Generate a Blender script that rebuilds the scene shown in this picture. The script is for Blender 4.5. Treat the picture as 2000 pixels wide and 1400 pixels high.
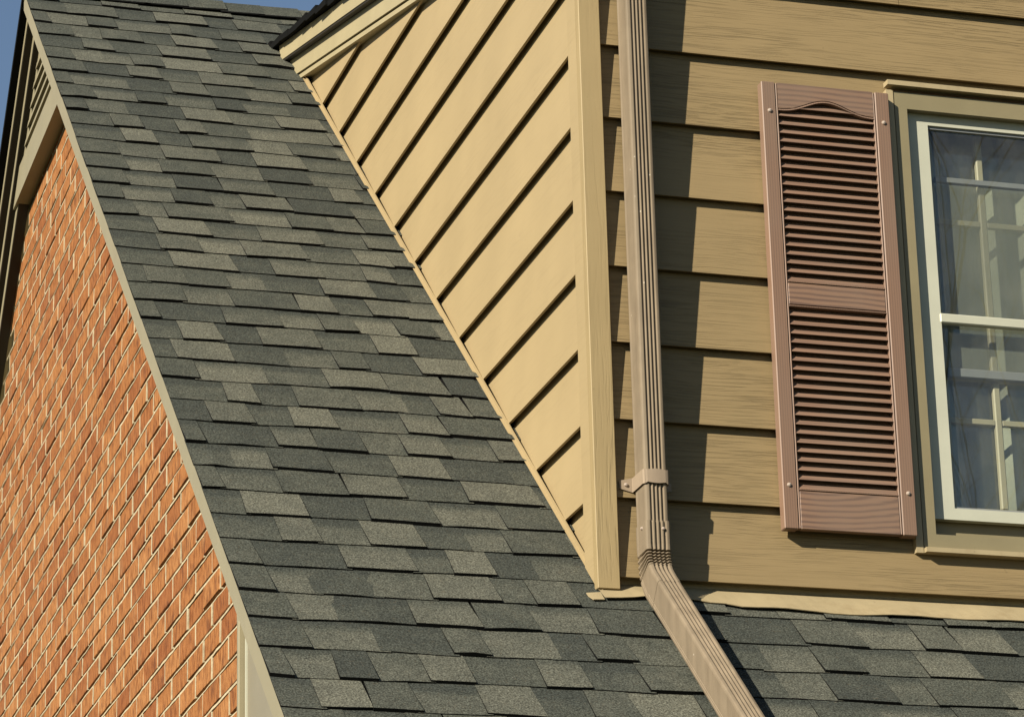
import bpy, bmesh, math, random
from mathutils import Vector, Matrix
random.seed(7)
scene = bpy.context.scene
for o in list(bpy.data.objects): bpy.data.objects.remove(o)
COL = scene.collection

# ------------------------------------------------------------------ camera
CAM = Vector((-2.4829, -7.3819, -2.3412))
FW = Vector((0.2766, 0.9039, 0.3263)); RT = Vector((0.9584, -0.2843, -0.0250))
RT = (RT - FW * RT.dot(FW) / FW.length_squared).normalized(); FW.normalize(); UP = RT.cross(FW)
FPX = 6531.0
cd = bpy.data.cameras.new('camera'); cam = bpy.data.objects.new('camera', cd); COL.objects.link(cam)
m = Matrix((RT, UP, -FW)).transposed().to_4x4(); m.translation = CAM
cam.matrix_world = m
cd.sensor_fit = 'HORIZONTAL'; cd.sensor_width = 36.0; cd.lens = FPX * 36.0 / 2000.0
cd.clip_start = 0.05; cd.clip_end = 2000.0
scene.camera = cam

# ------------------------------------------------------------------ sky, sun, exposure
SUN = Vector((-1.50, -1.0, 0.92)).normalized()          # towards the sun
world = bpy.data.worlds.new('World'); scene.world = world; world.use_nodes = True
nt = world.node_tree; nt.nodes.clear()
sky = nt.nodes.new('ShaderNodeTexSky'); sky.sky_type = 'NISHITA'; sky.sun_disc = False
sky.sun_elevation = math.asin(SUN.z); sky.sun_rotation = math.atan2(SUN.x, SUN.y)
sky.altitude = 100; sky.air_density = 1.0; sky.dust_density = 0.2; sky.ozone_density = 1.0
bg = nt.nodes.new('ShaderNodeBackground'); bg.inputs['Strength'].default_value = 0.05
wo = nt.nodes.new('ShaderNodeOutputWorld')
nt.links.new(sky.outputs[0], bg.inputs[0]); nt.links.new(bg.outputs[0], wo.inputs[0])
sd = bpy.data.lights.new('sun', 'SUN'); sd.energy = 5.0; sd.angle = math.radians(0.5); sd.color = (1.0, 0.93, 0.80)
so = bpy.data.objects.new('sun', sd); COL.objects.link(so)
so.rotation_euler = SUN.to_track_quat('Z', 'Y').to_euler(); so.location = SUN * 30
scene.render.engine = 'CYCLES'
scene.view_settings.view_transform = 'Standard'; scene.view_settings.look = 'None'
scene.view_settings.gamma = 1.0; scene.view_settings.exposure = 1.0
scene.view_settings.use_curve_mapping = False

# ------------------------------------------------------------------ helpers
def proj(p):
    v = Vector(p) - CAM; z = v.dot(FW)
    return (1000 + FPX * v.dot(RT) / z, 700 - FPX * v.dot(UP) / z, z)
def in_view(p, mx=0):
    x, y, z = proj(p); return z > 0 and -mx < x < 2000 + mx and -mx < y < 1400 + mx

class MB:
    def __init__(s): s.v = []; s.f = []; s.m = []
    def add(s, vs, fs, mi=0):
        b = len(s.v); s.v += [tuple(v) for v in vs]
        for f in fs: s.f.append([b + i for i in f]); s.m.append(mi)
        return s
    def box(s, x0, x1, y0, y1, z0, z1, mi=0, bev=0.0):
        if bev:
            bm = bmesh.new(); bmesh.ops.create_cube(bm, size=1)
            for v in bm.verts:
                v.co = Vector((x0 + (v.co.x + .5) * (x1 - x0), y0 + (v.co.y + .5) * (y1 - y0), z0 + (v.co.z + .5) * (z1 - z0)))
            bmesh.ops.bevel(bm, geom=bm.edges[:], offset=bev, segments=1, affect='EDGES')
            bm.verts.index_update()
            s.add([v.co.copy() for v in bm.verts], [[v.index for v in f.verts] for f in bm.faces], mi); bm.free()
            return s
        v = [(x, y, z) for x in (x0, x1) for y in (y0, y1) for z in (z0, z1)]
        return s.add(v, [(0, 1, 3, 2), (4, 6, 7, 5), (0, 4, 5, 1), (2, 3, 7, 6), (0, 2, 6, 4), (1, 5, 7, 3)], mi)
    def prism(s, a, b, mi=0, mi_side=None):
        """two matching rings of points a (front) and b (back)"""
        n = len(a); o = len(s.v); s.v += [tuple(p) for p in a] + [tuple(p) for p in b]
        s.f.append([o + i for i in range(n)]); s.m.append(mi)
        s.f.append([o + n + i for i in reversed(range(n))]); s.m.append(mi)
        for i in range(n):
            j = (i + 1) % n; s.f.append([o + i, o + n + i, o + n + j, o + j]); s.m.append(mi if mi_side is None else mi_side)
        return s
    def cyl(s, p, q, r, n=10, mi=0, r2=None, dome=0.0):
        p = Vector(p); q = Vector(q); d = (q - p).normalized(); u = d.orthogonal().normalized(); w = d.cross(u)
        r2 = r if r2 is None else r2; o = len(s.v)
        for c, rr in ((p, r), (q, r2)):
            for k in range(n):
                t = 2 * math.pi * k / n; s.v.append(tuple(c + rr * (math.cos(t) * u + math.sin(t) * w)))
        s.v.append(tuple(p)); s.v.append(tuple(q + d * dome))
        for k in range(n):
            j = (k + 1) % n
            s.f.append([o + k, o + j, o + n + j, o + n + k]); s.m.append(mi)
            s.f.append([o + j, o + k, o + 2 * n]); s.m.append(mi)
            s.f.append([o + n + k, o + n + j, o + 2 * n + 1]); s.m.append(mi)
        return s
    def mesh(s, name, mats, smooth=False):
        me = bpy.data.meshes.new(name); me.from_pydata(s.v, [], s.f)
        for mt in (mats if isinstance(mats, (list, tuple)) else [mats]): me.materials.append(mt)
        for p, mi in zip(me.polygons, s.m): p.material_index = mi; p.use_smooth = smooth
        bm = bmesh.new(); bm.from_mesh(me); bmesh.ops.recalc_face_normals(bm, faces=bm.faces[:]); bm.to_mesh(me); bm.free()
        me.update(); return me
    def build(s, name, mats, parent=None, smooth=False, tone=None):
        me = s.mesh(name, mats, smooth)
        if tone is not None:
            at = me.attributes.new('tone', 'FLOAT', 'POINT')
            for d in at.data: d.value = tone
        return link(name, me, parent)
def link(name, me, parent=None, loc=None):
    o = bpy.data.objects.new(name, me); COL.objects.link(o)
    if parent: o.parent = parent
    if loc is not None: o.location = loc
    return o
def tag(o, label, cat=None, group=None, kind=None):
    o['label'] = label
    if cat: o['category'] = cat
    if group: o['group'] = group
    if kind: o['kind'] = kind
    return o
def empty(name, loc=(0, 0, 0)):
    o = bpy.data.objects.new(name, None); COL.objects.link(o); o.location = loc; o.empty_display_size = .1; return o
def clip(poly, a, b, c):
    """keep points with a*y+b*z+c >= 0"""
    out = []
    for i in range(len(poly)):
        p, q = poly[i], poly[(i + 1) % len(poly)]
        fp = a * p[0] + b * p[1] + c; fq = a * q[0] + b * q[1] + c
        if fp >= 0: out.append(p)
        if (fp >= 0) != (fq >= 0):
            t = fp / (fp - fq); out.append((p[0] + t * (q[0] - p[0]), p[1] + t * (q[1] - p[1])))
    return out

# ------------------------------------------------------------------ materials
def nodes(name, rough=.6, spec=.3):
    mt = bpy.data.materials.new(name); mt.use_nodes = True; t = mt.node_tree
    b = t.nodes['Principled BSDF']; b.inputs['Roughness'].default_value = rough; b.inputs['Specular IOR Level'].default_value = spec
    return mt, t, b
def N(t, typ, **kw):
    n = t.nodes.new(typ)
    for k, v in kw.items():
        if k in n.inputs: n.inputs[k].default_value = v
        else: setattr(n, k, v)
    return n
def coords(t, scale, src='pos', rot=(0, 0, 0)):
    if src == 'pos': out = N(t, 'ShaderNodeNewGeometry').outputs['Position']
    else: out = N(t, 'ShaderNodeTexCoord').outputs[src]
    mp = N(t, 'ShaderNodeMapping'); mp.inputs['Scale'].default_value = scale; mp.inputs['Rotation'].default_value = rot
    t.links.new(out, mp.inputs['Vector']); return mp.outputs[0]
def noise(t, vec, scale=1., detail=4., rough=.55, dist=0.):
    n = N(t, 'ShaderNodeTexNoise'); n.inputs['Scale'].default_value = scale; n.inputs['Detail'].default_value = detail
    n.inputs['Roughness'].default_value = rough; n.inputs['Distortion'].default_value = dist
    t.links.new(vec, n.inputs['Vector']); return n.outputs['Fac']
def ramp(t, fac, stops):
    r = N(t, 'ShaderNodeValToRGB'); e = r.color_ramp.elements
    while len(e) < len(stops): e.new(0.5)
    for k, (p, c) in enumerate(stops):
        e[k].position = p; e[k].color = (c[0], c[1], c[2], 1) if isinstance(c, (tuple, list)) else (c, c, c, 1)
    t.links.new(fac, r.inputs[0]); return r.outputs[0]
def mix(t, a, b, fac, mode='MIX'):
    n = N(t, 'ShaderNodeMix'); n.data_type = 'RGBA'; n.blend_type = mode
    for sock, v in ((n.inputs[6], a), (n.inputs[7], b), (n.inputs[0], fac)):
        if isinstance(v, bpy.types.NodeSocket): t.links.new(v, sock)
        elif isinstance(v, (int, float)): sock.default_value = v
        else: sock.default_value = (v[0], v[1], v[2], 1)
    return n.outputs[2]
def math_(t, op, a, b=None):
    n = N(t, 'ShaderNodeMath'); n.operation = op
    for i, v in enumerate((a, b)):
        if v is None: continue
        if isinstance(v, bpy.types.NodeSocket): t.links.new(v, n.inputs[i])
        else: n.inputs[i].default_value = v
    return n.outputs[0]
def bump(t, b, h, strength, dist):
    n = N(t, 'ShaderNodeBump'); n.inputs['Strength'].default_value = strength; n.inputs['Distance'].default_value = dist
    t.links.new(h, n.inputs['Height']); t.links.new(n.outputs[0], b.inputs['Normal'])

K = 0.50      # paint albedos below are written for a lighter exposure
def fin(t, b, c):
    t.links.new(mix(t, c, (K, K, K), 1.0, 'MULTIPLY'), b.inputs['Base Color'])
def grain_paint(name, col, along, grain=.5, tint=.12, rough=.55, fine=110.0):
    """painted board with embossed wood grain running along axis 0/1/2"""
    mt, t, b = nodes(name, rough, .25)
    sc = [fine, fine, fine]; sc[along] = 6.0
    for k in range(3):
        if k != along and along != 2: sc[k] = fine if k == 2 else 2.0
    warp = noise(t, coords(t, [2.2 if k == along else 7 for k in range(3)]), 1.0, 3)
    v = coords(t, sc)
    va = N(t, 'ShaderNodeVectorMath'); va.operation = 'MULTIPLY_ADD'
    cmb = N(t, 'ShaderNodeCombineXYZ')
    for k in range(3): t.links.new(warp, cmb.inputs[k])
    t.links.new(cmb.outputs[0], va.inputs[0]); va.inputs[1].default_value = (0 if along == 0 else 6, 0 if along == 1 else 6, 6 if along != 2 else 0); t.links.new(v, va.inputs[2])
    n1 = noise(t, va.outputs[0], 1.0, 3.0, .5)
    gr = ramp(t, n1, [(.38, 0.0), (.50, .8), (.66, 1.0)])
    pr = noise(t, coords(t, [1.3 if k == along else 9 for k in range(3)]), 1.0, 2)     # where the emboss is deep or faint
    amt = ramp(t, pr, [(.35, .15), (.62, 1.0)])
    g2 = mix(t, (1, 1, 1), gr, amt)
    big = noise(t, coords(t, (3, 3, 3)), 1.0, 4)
    dirt = ramp(t, big, [(.3, .93), (.7, 1.04)])
    c = mix(t, col, mix(t, (1 - tint,) * 3, (1, 1, 1), g2), 1.0, 'MULTIPLY')
    c = mix(t, c, dirt, 1.0, 'MULTIPLY')
    sp = ramp(t, noise(t, coords(t, (38, 38, 38)), 1.0, 2), [(.76, 0.0), (.80, .35)])
    c = mix(t, c, tuple(x * .45 for x in col), sp)
    fin(t, b, c); bump(t, b, g2, grain, .0012)
    return mt
def paint(name, col, rough=.5, var=.06, spec=.3, scale=9., bmp=.08, streak=None):
    mt, t, b = nodes(name, rough, spec)
    a = noise(t, coords(t, (scale,) * 3), 1.0, 5)
    c = mix(t, col, ramp(t, a, [(.3, 1 - var), (.7, 1 + var)]), 1.0, 'MULTIPLY')
    f = noise(t, coords(t, (60, 60, 60)), 1.0, 3)
    sp = ramp(t, f, [(.70, 0.0), (.78, .25)])
    c = mix(t, c, tuple(x * .6 for x in col), sp)
    if streak:
        st = noise(t, coords(t, streak), 1.0, 3); c = mix(t, c, ramp(t, st, [(.35, .86), (.65, 1.05)]), 1.0, 'MULTIPLY')
    fin(t, b, c)
    bump(t, b, noise(t, coords(t, (220, 220, 220)), 1.0, 2), bmp, .001)
    return mt
def worn(mt, chip, dirt, scale=34., amt=.75):
    t = mt.node_tree; b = t.nodes['Principled BSDF']; src = b.inputs['Base Color'].links[0].from_socket
    v = N(t, 'ShaderNodeTexVoronoi'); v.inputs['Scale'].default_value = scale; t.links.new(N(t, 'ShaderNodeNewGeometry').outputs['Position'], v.inputs['Vector'])
    pick = noise(t, coords(t, (7, 7, 7)), 1.0, 2)
    f = math_(t, 'MULTIPLY', ramp(t, v.outputs['Distance'], [(.05, amt), (.09, 0.0)]), ramp(t, pick, [(.50, 0.0), (.56, 1.0)]))
    c = mix(t, src, chip, f)
    d = noise(t, coords(t, (22, 22, 5)), 1.0, 5, .65)
    c = mix(t, c, dirt, ramp(t, d, [(.52, 0.0), (.75, .40)]))
    t.links.new(c, b.inputs['Base Color']); return mt
def plain(name, col, rough=.6, spec=.2):
    mt, t, b = nodes(name, rough, spec); b.inputs['Base Color'].default_value = (*[K * x for x in col], 1); return mt

SID = (.56, .415, .205)
M_front = grain_paint('front_siding_dimmed_paint', (.415, .298, .144), 0, .8, .27, fine=250)  # darker than the cheek; part of the front's weaker sunlight sits in the colour
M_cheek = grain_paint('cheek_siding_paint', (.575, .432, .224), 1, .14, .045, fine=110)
M_corner = grain_paint('corner_board_paint', (.53, .395, .195), 2, .40, .14, fine=130)
M_trim = paint('trim_paint', (.43, .37, .225), .5, .05)
M_trim2 = paint('eave_trim_paint', (.60, .50, .285), .5, .05)
M_panel = paint('soffit_panel_paint', (.37, .32, .215), .5, .05)
M_flash = paint('flashing_metal', (.58, .46, .26), .5, .07, .4)
M_casing = paint('casing_aluminium', (.36, .30, .165), .45, .06, .4)
M_down = paint('downspout_metal', (.345, .268, .178), .68, .09, .15, 14., .05, (26, 26, 1.2))
worn(M_down, (.42, .37, .30), (.10, .072, .045)); worn(M_flash, (.16, .12, .07), (.17, .12, .06), 20., .6)
M_storm = paint('storm_frame_white', (.72, .71, .55), .4, .05, .4)
M_wood = paint('inner_sash_wood', (.55, .50, .33), .5, .06)
M_grey = paint('grey_sash_metal', (.34, .35, .34), .4, .05, .4)
M_screw = plain('screw_metal', (.62, .50, .40), .3, .6)
M_dark = plain('sheathing_dark', (.03, .028, .022), .9, .05)
M_black = plain('asphalt_edge', (.012, .012, .011), .9, .05)
M_soffit_shade = paint('soffit_shade_paint', (.045, .036, .026), .6, .1, .2)  # near-black colour stands in for the shade under the rakes
M_strap = paint('strap_metal', (.47, .36, .25), .65, .06, .15)
M_room = plain('room_wall', (.10, .095, .08), .9, .05)

def vinyl(name, along, rail=False):
    mt, t, b = nodes(name, .5, .3)
    base = (.335, .203, .134)
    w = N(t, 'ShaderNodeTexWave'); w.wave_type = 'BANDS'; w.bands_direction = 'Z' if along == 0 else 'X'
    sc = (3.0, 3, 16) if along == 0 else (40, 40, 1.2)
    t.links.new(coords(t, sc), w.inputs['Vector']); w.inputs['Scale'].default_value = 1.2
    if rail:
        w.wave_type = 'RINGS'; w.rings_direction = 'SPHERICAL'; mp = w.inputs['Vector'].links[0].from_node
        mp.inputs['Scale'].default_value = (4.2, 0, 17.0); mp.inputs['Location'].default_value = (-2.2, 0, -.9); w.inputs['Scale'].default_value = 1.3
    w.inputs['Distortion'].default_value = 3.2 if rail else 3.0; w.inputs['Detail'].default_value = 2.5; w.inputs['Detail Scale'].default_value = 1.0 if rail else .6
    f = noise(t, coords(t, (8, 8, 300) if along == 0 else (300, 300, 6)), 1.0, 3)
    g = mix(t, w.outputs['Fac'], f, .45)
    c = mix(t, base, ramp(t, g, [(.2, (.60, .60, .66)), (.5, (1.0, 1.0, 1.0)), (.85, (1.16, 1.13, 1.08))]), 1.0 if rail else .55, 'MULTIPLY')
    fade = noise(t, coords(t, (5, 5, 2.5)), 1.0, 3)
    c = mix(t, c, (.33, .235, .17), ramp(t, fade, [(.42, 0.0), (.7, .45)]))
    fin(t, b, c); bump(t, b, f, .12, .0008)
    return mt
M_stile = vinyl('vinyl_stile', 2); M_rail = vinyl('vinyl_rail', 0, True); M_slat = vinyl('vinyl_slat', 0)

def brick_mat():
    mt, t, b = nodes('brick_clay', .85, .1)
    g = N(t, 'ShaderNodeNewGeometry'); oi = N(t, 'ShaderNodeObjectInfo')
    r = math_(t, 'FRACT', math_(t, 'ADD', g.outputs['Random Per Island'], oi.outputs['Random']))
    base = ramp(t, r, [(0.0, (.37, .130, .045)), (.35, (.43, .166, .056)), (.7, (.47, .190, .063)), (1.0, (.52, .225, .080))])
    st = noise(t, coords(t, (105, 105, 20)), 1.0, 5, .7)               # raked texture running up the face
    c = mix(t, base, ramp(t, st, [(.37, (.46, .34, .27)), (.48, (1, 1, 1)), (.61, (1.30, 1.40, 1.40))]), 1.0, 'MULTIPLY')
    bl = noise(t, coords(t, (26, 26, 17)), 1.0, 4, .6)
    c = mix(t, c, (.20, .075, .035), ramp(t, bl, [(.54, 0.0), (.68, .75)]))
    ef = noise(t, coords(t, (7, 7, 5)), 1.0, 4, .6)
    c = mix(t, c, (.62, .42, .22), ramp(t, ef, [(.60, 0.0), (.76, .30)]))
    fin(t, b, c); bump(t, b, st, .8, .003)
    return mt
M_brick = brick_mat()
def mortar_mat():
    mt, t, b = nodes('mortar', .9, .05)
    a = noise(t, coords(t, (45, 45, 45)), 1.0, 4)
    fin(t, b, ramp(t, a, [(.3, (.58, .47, .29)), (.65, (.82, .70, .46))]))
    bump(t, b, noise(t, coords(t, (160, 160, 160)), 1.0, 3), .5, .002)
    return mt
M_mortar = mortar_mat()
def shingle_mat():
    mt, t, b = nodes('asphalt_granules', .9, .08)
    at = N(t, 'ShaderNodeAttribute'); at.attribute_name = 'tone'
    tone = at.outputs['Fac']
    blot = noise(t, coords(t, (13, 13, 13)), 1.0, 5, .65)
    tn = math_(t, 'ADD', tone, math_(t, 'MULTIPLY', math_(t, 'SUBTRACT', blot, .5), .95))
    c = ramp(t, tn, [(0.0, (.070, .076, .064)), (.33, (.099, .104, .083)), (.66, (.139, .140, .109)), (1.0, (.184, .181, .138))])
    gr = noise(t, coords(t, (230, 230, 230)), 1.0, 2, .75)
    c = mix(t, c, ramp(t, gr, [(.28, .25), (.5, .95), (.72, 2.1)]), 1.0, 'MULTIPLY')
    hue = noise(t, coords(t, (120, 120, 120)), 1.0, 2, .6)
    c = mix(t, c, (.17, .13, .075), ramp(t, hue, [(.60, 0.0), (.72, .30)]))
    v = N(t, 'ShaderNodeTexVoronoi'); v.inputs['Scale'].default_value = 55.0; t.links.new(N(t, 'ShaderNodeNewGeometry').outputs['Position'], v.inputs['Vector'])
    c = mix(t, c, (.55, .53, .45), ramp(t, v.outputs['Distance'], [(.035, .8), (.055, 0.0)]))
    fin(t, b, c); bump(t, b, gr, .7, .002)
    return mt
M_shingle = shingle_mat()
def glass_mat():
    mt = bpy.data.materials.new('window_glass'); mt.use_nodes = True; t = mt.node_tree; t.nodes.clear()
    tr = N(t, 'ShaderNodeBsdfTransparent'); tr.inputs[0].default_value = (.90, .92, .88, 1)
    gl = N(t, 'ShaderNodeBsdfGlossy'); gl.inputs['Roughness'].default_value = 0.0; gl.inputs[0].default_value = (.95, .97, 1, 1)
    lw = N(t, 'ShaderNodeLayerWeight'); fr5 = math_(t, 'POWER', lw.outputs['Facing'], 5.0); lw.inputs['Blend'].default_value = .5
    fr = math_(t, 'ADD', math_(t, 'MULTIPLY', fr5, .90), .085)
    wv = noise(t, coords(t, (5, 5, 3.5)), 1.0, 2)
    bp = N(t, 'ShaderNodeBump'); bp.inputs['Strength'].default_value = .006; bp.inputs['Distance'].default_value = .01
    t.links.new(wv, bp.inputs['Height']); t.links.new(bp.outputs[0], gl.inputs['Normal'])
    mx = N(t, 'ShaderNodeMixShader'); t.links.new(fr, mx.inputs[0]); t.links.new(tr.outputs[0], mx.inputs[1]); t.links.new(gl.outputs[0], mx.inputs[2])
    df = N(t, 'ShaderNodeBsdfDiffuse'); df.inputs[0].default_value = (.30, .29, .24, 1)
    du = noise(t, coords(t, (14, 14, 9)), 1.0, 5, .6)
    m2 = N(t, 'ShaderNodeMixShader'); t.links.new(ramp(t, du, [(.35, .03), (.75, .10)]), m2.inputs[0])
    t.links.new(mx.outputs[0], m2.inputs[1]); t.links.new(df.outputs[0], m2.inputs[2])
    o = N(t, 'ShaderNodeOutputMaterial'); t.links.new(m2.outputs[0], o.inputs[0]); return mt
M_glass = glass_mat()
def screen_mat():
    mt = bpy.data.materials.new('insect_mesh'); mt.use_nodes = True; t = mt.node_tree; t.nodes.clear()
    tr = N(t, 'ShaderNodeBsdfTransparent'); df = N(t, 'ShaderNodeBsdfDiffuse'); df.inputs[0].default_value = (.20, .205, .155, 1)
    mx = N(t, 'ShaderNodeMixShader'); t.links.new(ramp(t, noise(t, coords(t, (9, 9, 4)), 1.0, 4), [(.3, .36), (.7, .52)]), mx.inputs[0])
    t.links.new(tr.outputs[0], mx.inputs[1]); t.links.new(df.outputs[0], mx.inputs[2])
    o = N(t, 'ShaderNodeOutputMaterial'); t.links.new(mx.outputs[0], o.inputs[0]); return mt
M_screen = screen_mat()
M_curtain = paint('curtain_cloth', (.62, .62, .50), .9, .08, .05)
def grass_mat():
    mt, t, b = nodes('lawn', .95, .05)
    a = noise(t, coords(t, (1.5, 1.5, 1.5)), 1.0, 6)
    t.links.new(ramp(t, a, [(.3, (.022, .030, .012)), (.7, (.05, .05, .02))]), b.inputs['Base Color']); return mt
M_grass = grass_mat()
M_bark = paint('bark', (.10, .075, .05), .9, .25, .05, 6.)

# ------------------------------------------------------------------ measures (metres)
T, Z0 = 0.8665, -0.243            # main roof: z = Z0 + T*y
PIT = math.atan(T); CP, SP = math.cos(PIT), math.sin(PIT)
U3 = Vector((0, CP, SP)); N3 = Vector((0, -SP, CP))
YR = 3.672; ZR = Z0 + T * YR        # ridge
XE = -0.918                         # gable edge of the roof
YEAVE = -0.98
S_C, Y_C = 0.1073, -0.5235         # shingle courses
XB = -0.80                         # brick plane
YBC = 0.386                        # front corner of the brick gable
ZG = -4.2
XR = 3.45                          # right end of what is built
def roof_z(y): return Z0 + T * y
def rp(x, y, n=0.0):               # point on roof plane at plan position, lifted along the normal
    return Vector((x, y, roof_z(y))) + N3 * n

g = MB(); g.add([(-300, -300, ZG), (300, -300, ZG), (300, 300, ZG), (-300, 300, ZG)], [(0, 1, 2, 3)])
go = g.build('ground', M_grass); go['kind'] = 'structure'; go['label'] = 'dull lawn around the house'

house = tag(empty('house', (0, 0, ZG)), 'brick house with grey shingle roof and tan board sided dormer', 'house')
HP = house
def part(mb, name, mats, parent=None, smooth=False, tone=None):
    o = mb.build(name, mats, parent or house, smooth, tone)
    if (parent or house) is house: o.location = (0, 0, -ZG)     # vertices are written in world metres
    return o

# ------------------------------------------------------------------ brick gable wall
b = MB()
poly = [(YBC, ZG), (YBC, roof_z(YBC) - .09), (YR, ZR - .09), (2 * YR - YBC, roof_z(YBC) - .09), (2 * YR - YBC, ZG)]
b.prism([(XB + .0145, y, z) for y, z in poly], [(XB + .20, y, z) for y, z in poly])
brick_wall = part(b, 'brick_wall', M_mortar); brick_wall['label'] = 'orange brick gable wall with raked pale mortar joints'
bw = MB(); bw.box(XB + .01, XR, YBC, YBC + .2, ZG, -1.0); part(bw, 'front_brick_wall', M_brick)
CH, BL, BH, JT = 0.0705, 0.2, 0.0580, 0.0125
mj = MB(); rm = random.Random(31)
for row in range(-50, 50):
    zb = -.386 + .0045 + row * CH; z0_ = zb - JT
    if z0_ < ZG + .05: continue
    ya_ = max(YBC, (zb + BH + .09 - Z0) / T)
    if ya_ > YR - .1: break
    yb2 = 2 * YR - ya_; n_ = max(4, int((yb2 - ya_) / .045)); ring = []
    for k_ in range(n_ + 1):
        y_ = ya_ + (yb2 - ya_) * k_ / n_; o_ = rm.uniform(-.0010, .0012) + .0012 * math.sin(y_ * 5 + row); dz_ = rm.uniform(-.0008, .0008)
        tm = z0_ + .0054 + dz_ + .0016 * math.sin(y_ * 3.1 + row * 2.3)
        ring.append([(XB + .0130, y_, zb + .0005), (XB + .0130, y_, tm + .0008), (XB - .0002 + o_, y_, tm), (XB - .0008 + o_, y_, z0_ - .0004), (XB + .004, y_, z0_ - .001)])
    for k_ in range(n_):
        for q_ in range(4): mj.add([ring[k_][q_], ring[k_ + 1][q_], ring[k_ + 1][q_ + 1], ring[k_][q_ + 1]], [(0, 1, 2, 3)])

variants = []
for k in range(8):
    rr = random.Random(100 + k); mb = MB(); mb.box(0, .03, 0, BL, 0, BH, 0, .0018)
    mb.v = [(x + (rr.uniform(-.0012, .0012) if x < .01 else 0), y + rr.uniform(-.0012, .0012), z + rr.uniform(-.0013, .0013)) for x, y, z in mb.v]
    variants.append(mb.mesh('brick', M_brick))
halfv = []
for k in range(3):
    rr = random.Random(200 + k); mb = MB(); mb.box(0, .03, 0, BL / 2 - .005, 0, BH, 0, .0018)
    mb.v = [(x + (rr.uniform(-.0012, .0012) if x < .01 else 0), y + rr.uniform(-.001, .001), z + rr.uniform(-.001, .001)) for x, y, z in mb.v]
    halfv.append(mb.mesh('brick', M_brick))
cand = []
rr = random.Random(5)
for row in range(-6, 46):
    zb = -.386 + .0045 + row * CH
    off = (0 if row % 2 else (BL + JT) / 2)
    y = YBC + .004
    first = True
    while y < 5.6:
        L = BL
        if first and off: L = BL / 2 - .005
        y1 = y + L
        top = min(roof_z(y), 2 * ZR - roof_z(y1) if y1 > YR else 9)     # keep whole bricks under the rakes
        zt = zb + BH
        lim = min(roof_z(y) - .10, (2 * ZR - (roof_z(y1))) - .10)
        if zt < lim and zt < 2.46:
            cand.append((L, y, zb))
        y = y1 + JT; first = False
def barea(c):
    L, y, z = c; a = proj((XB, y, z)); bq = proj((XB, y + L, z)); ht = proj((XB, y, z + BH))
    vis = in_view((XB, y + L / 2, z + BH / 2), 6) and not (z > 2.24)
    return abs((a[0] - bq[0]) * (ht[1] - a[1]) - (a[1] - bq[1]) * (ht[0] - a[0])) if vis else 0
for L_, y_, z_ in cand:
    o_ = rm.uniform(-.0004, .0018); a_ = rm.uniform(.001, .0065)
    mj.box(XB - .0014 + o_, XB + .012, y_ + L_ - .0008 + a_ * .5, y_ + L_ + JT + .0008 - a_, z_ - .0005, z_ + BH + .0005)
mj.build('mortar_joints', M_mortar, brick_wall)['kind'] = 'stuff'
cand.sort(key=barea, reverse=True)
rest = MB()
for i, (L, y, z) in enumerate(cand):
    dx = rr.uniform(-.0016, .0012); dz = rr.uniform(-.0018, .0018); dy = rr.uniform(-.002, .002)
    me = rr.choice(variants if L > .15 else halfv)
    if i < 298 and barea((L, y, z)) > 0:
        o = link('brick', me, brick_wall, (XB + dx, y + dy, z + dz)); o.rotation_euler = (rr.uniform(-.006, .006), rr.uniform(-.010, .010), rr.uniform(-.004, .004))
    else:
        bb = len(rest.v); rest.v += [(v.co.x + XB + dx, v.co.y + y + dy, v.co.z + z + dz) for v in me.vertices]
        for p in me.polygons: rest.f.append([bb + q for q in p.vertices]); rest.m.append(0)
ro = rest.build('brick_field', M_brick, brick_wall); ro['kind'] = 'stuff'

# eave return panel and corner trim at the foot of the rake
e = MB(); pl = [(YBC - .026, roof_z(YBC) - .05), (YBC - .026, -1.22), (YEAVE + .06, -1.22), (YEAVE + .06, roof_z(YEAVE + .06) - .04)]
e.prism([(XB - .008, y, z) for y, z in pl], [(XB + .01, y, z) for y, z in pl]); part(e, 'eave_return_panel', M_panel)
e = MB().box(XB - .026, XB + .01, YBC - .026, YBC - .004, -1.2, roof_z(YBC - .02) - .055, 0, .002); part(e, 'corner_trim', M_trim)
e = MB().box(XB - .012, XB - .006, YBC - .0445, YBC - .034, -1.2, roof_z(YBC - .04) - .07); part(e, 'corner_bead', M_storm)

# ------------------------------------------------------------------ main roof deck and shingles
d = MB()
def slab(mb, x0, x1, ya, yb, n0, n1):
    a = [rp(x0, ya, n0), rp(x1, ya, n0), rp(x1, yb, n0), rp(x0, yb, n0)]
    c = [rp(x0, ya, n1), rp(x1, ya, n1), rp(x1, yb, n1), rp(x0, yb, n1)]
    mb.prism(a, c)
slab(d, XE + .012, XR, YEAVE, YR - .02, -.0155, -.0025)
def mir(p): return Vector((p[0], 2 * YR - p[1], p[2]))
a = [mir(rp(XE, YEAVE, -.012)), mir(rp(XR, YEAVE, -.012)), mir(rp(XR, YR, -.012)), mir(rp(XE, YR, -.012))]
c = [mir(rp(XE, YEAVE, .012)), mir(rp(XR, YEAVE, .012)), mir(rp(XR, YR, .012)), mir(rp(XE, YR, .012))]
d.prism(a, c)
roof = part(d, 'roof', M_black); roof['label'] = 'weathered grey and tan laminated shingle roof slope'

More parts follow.
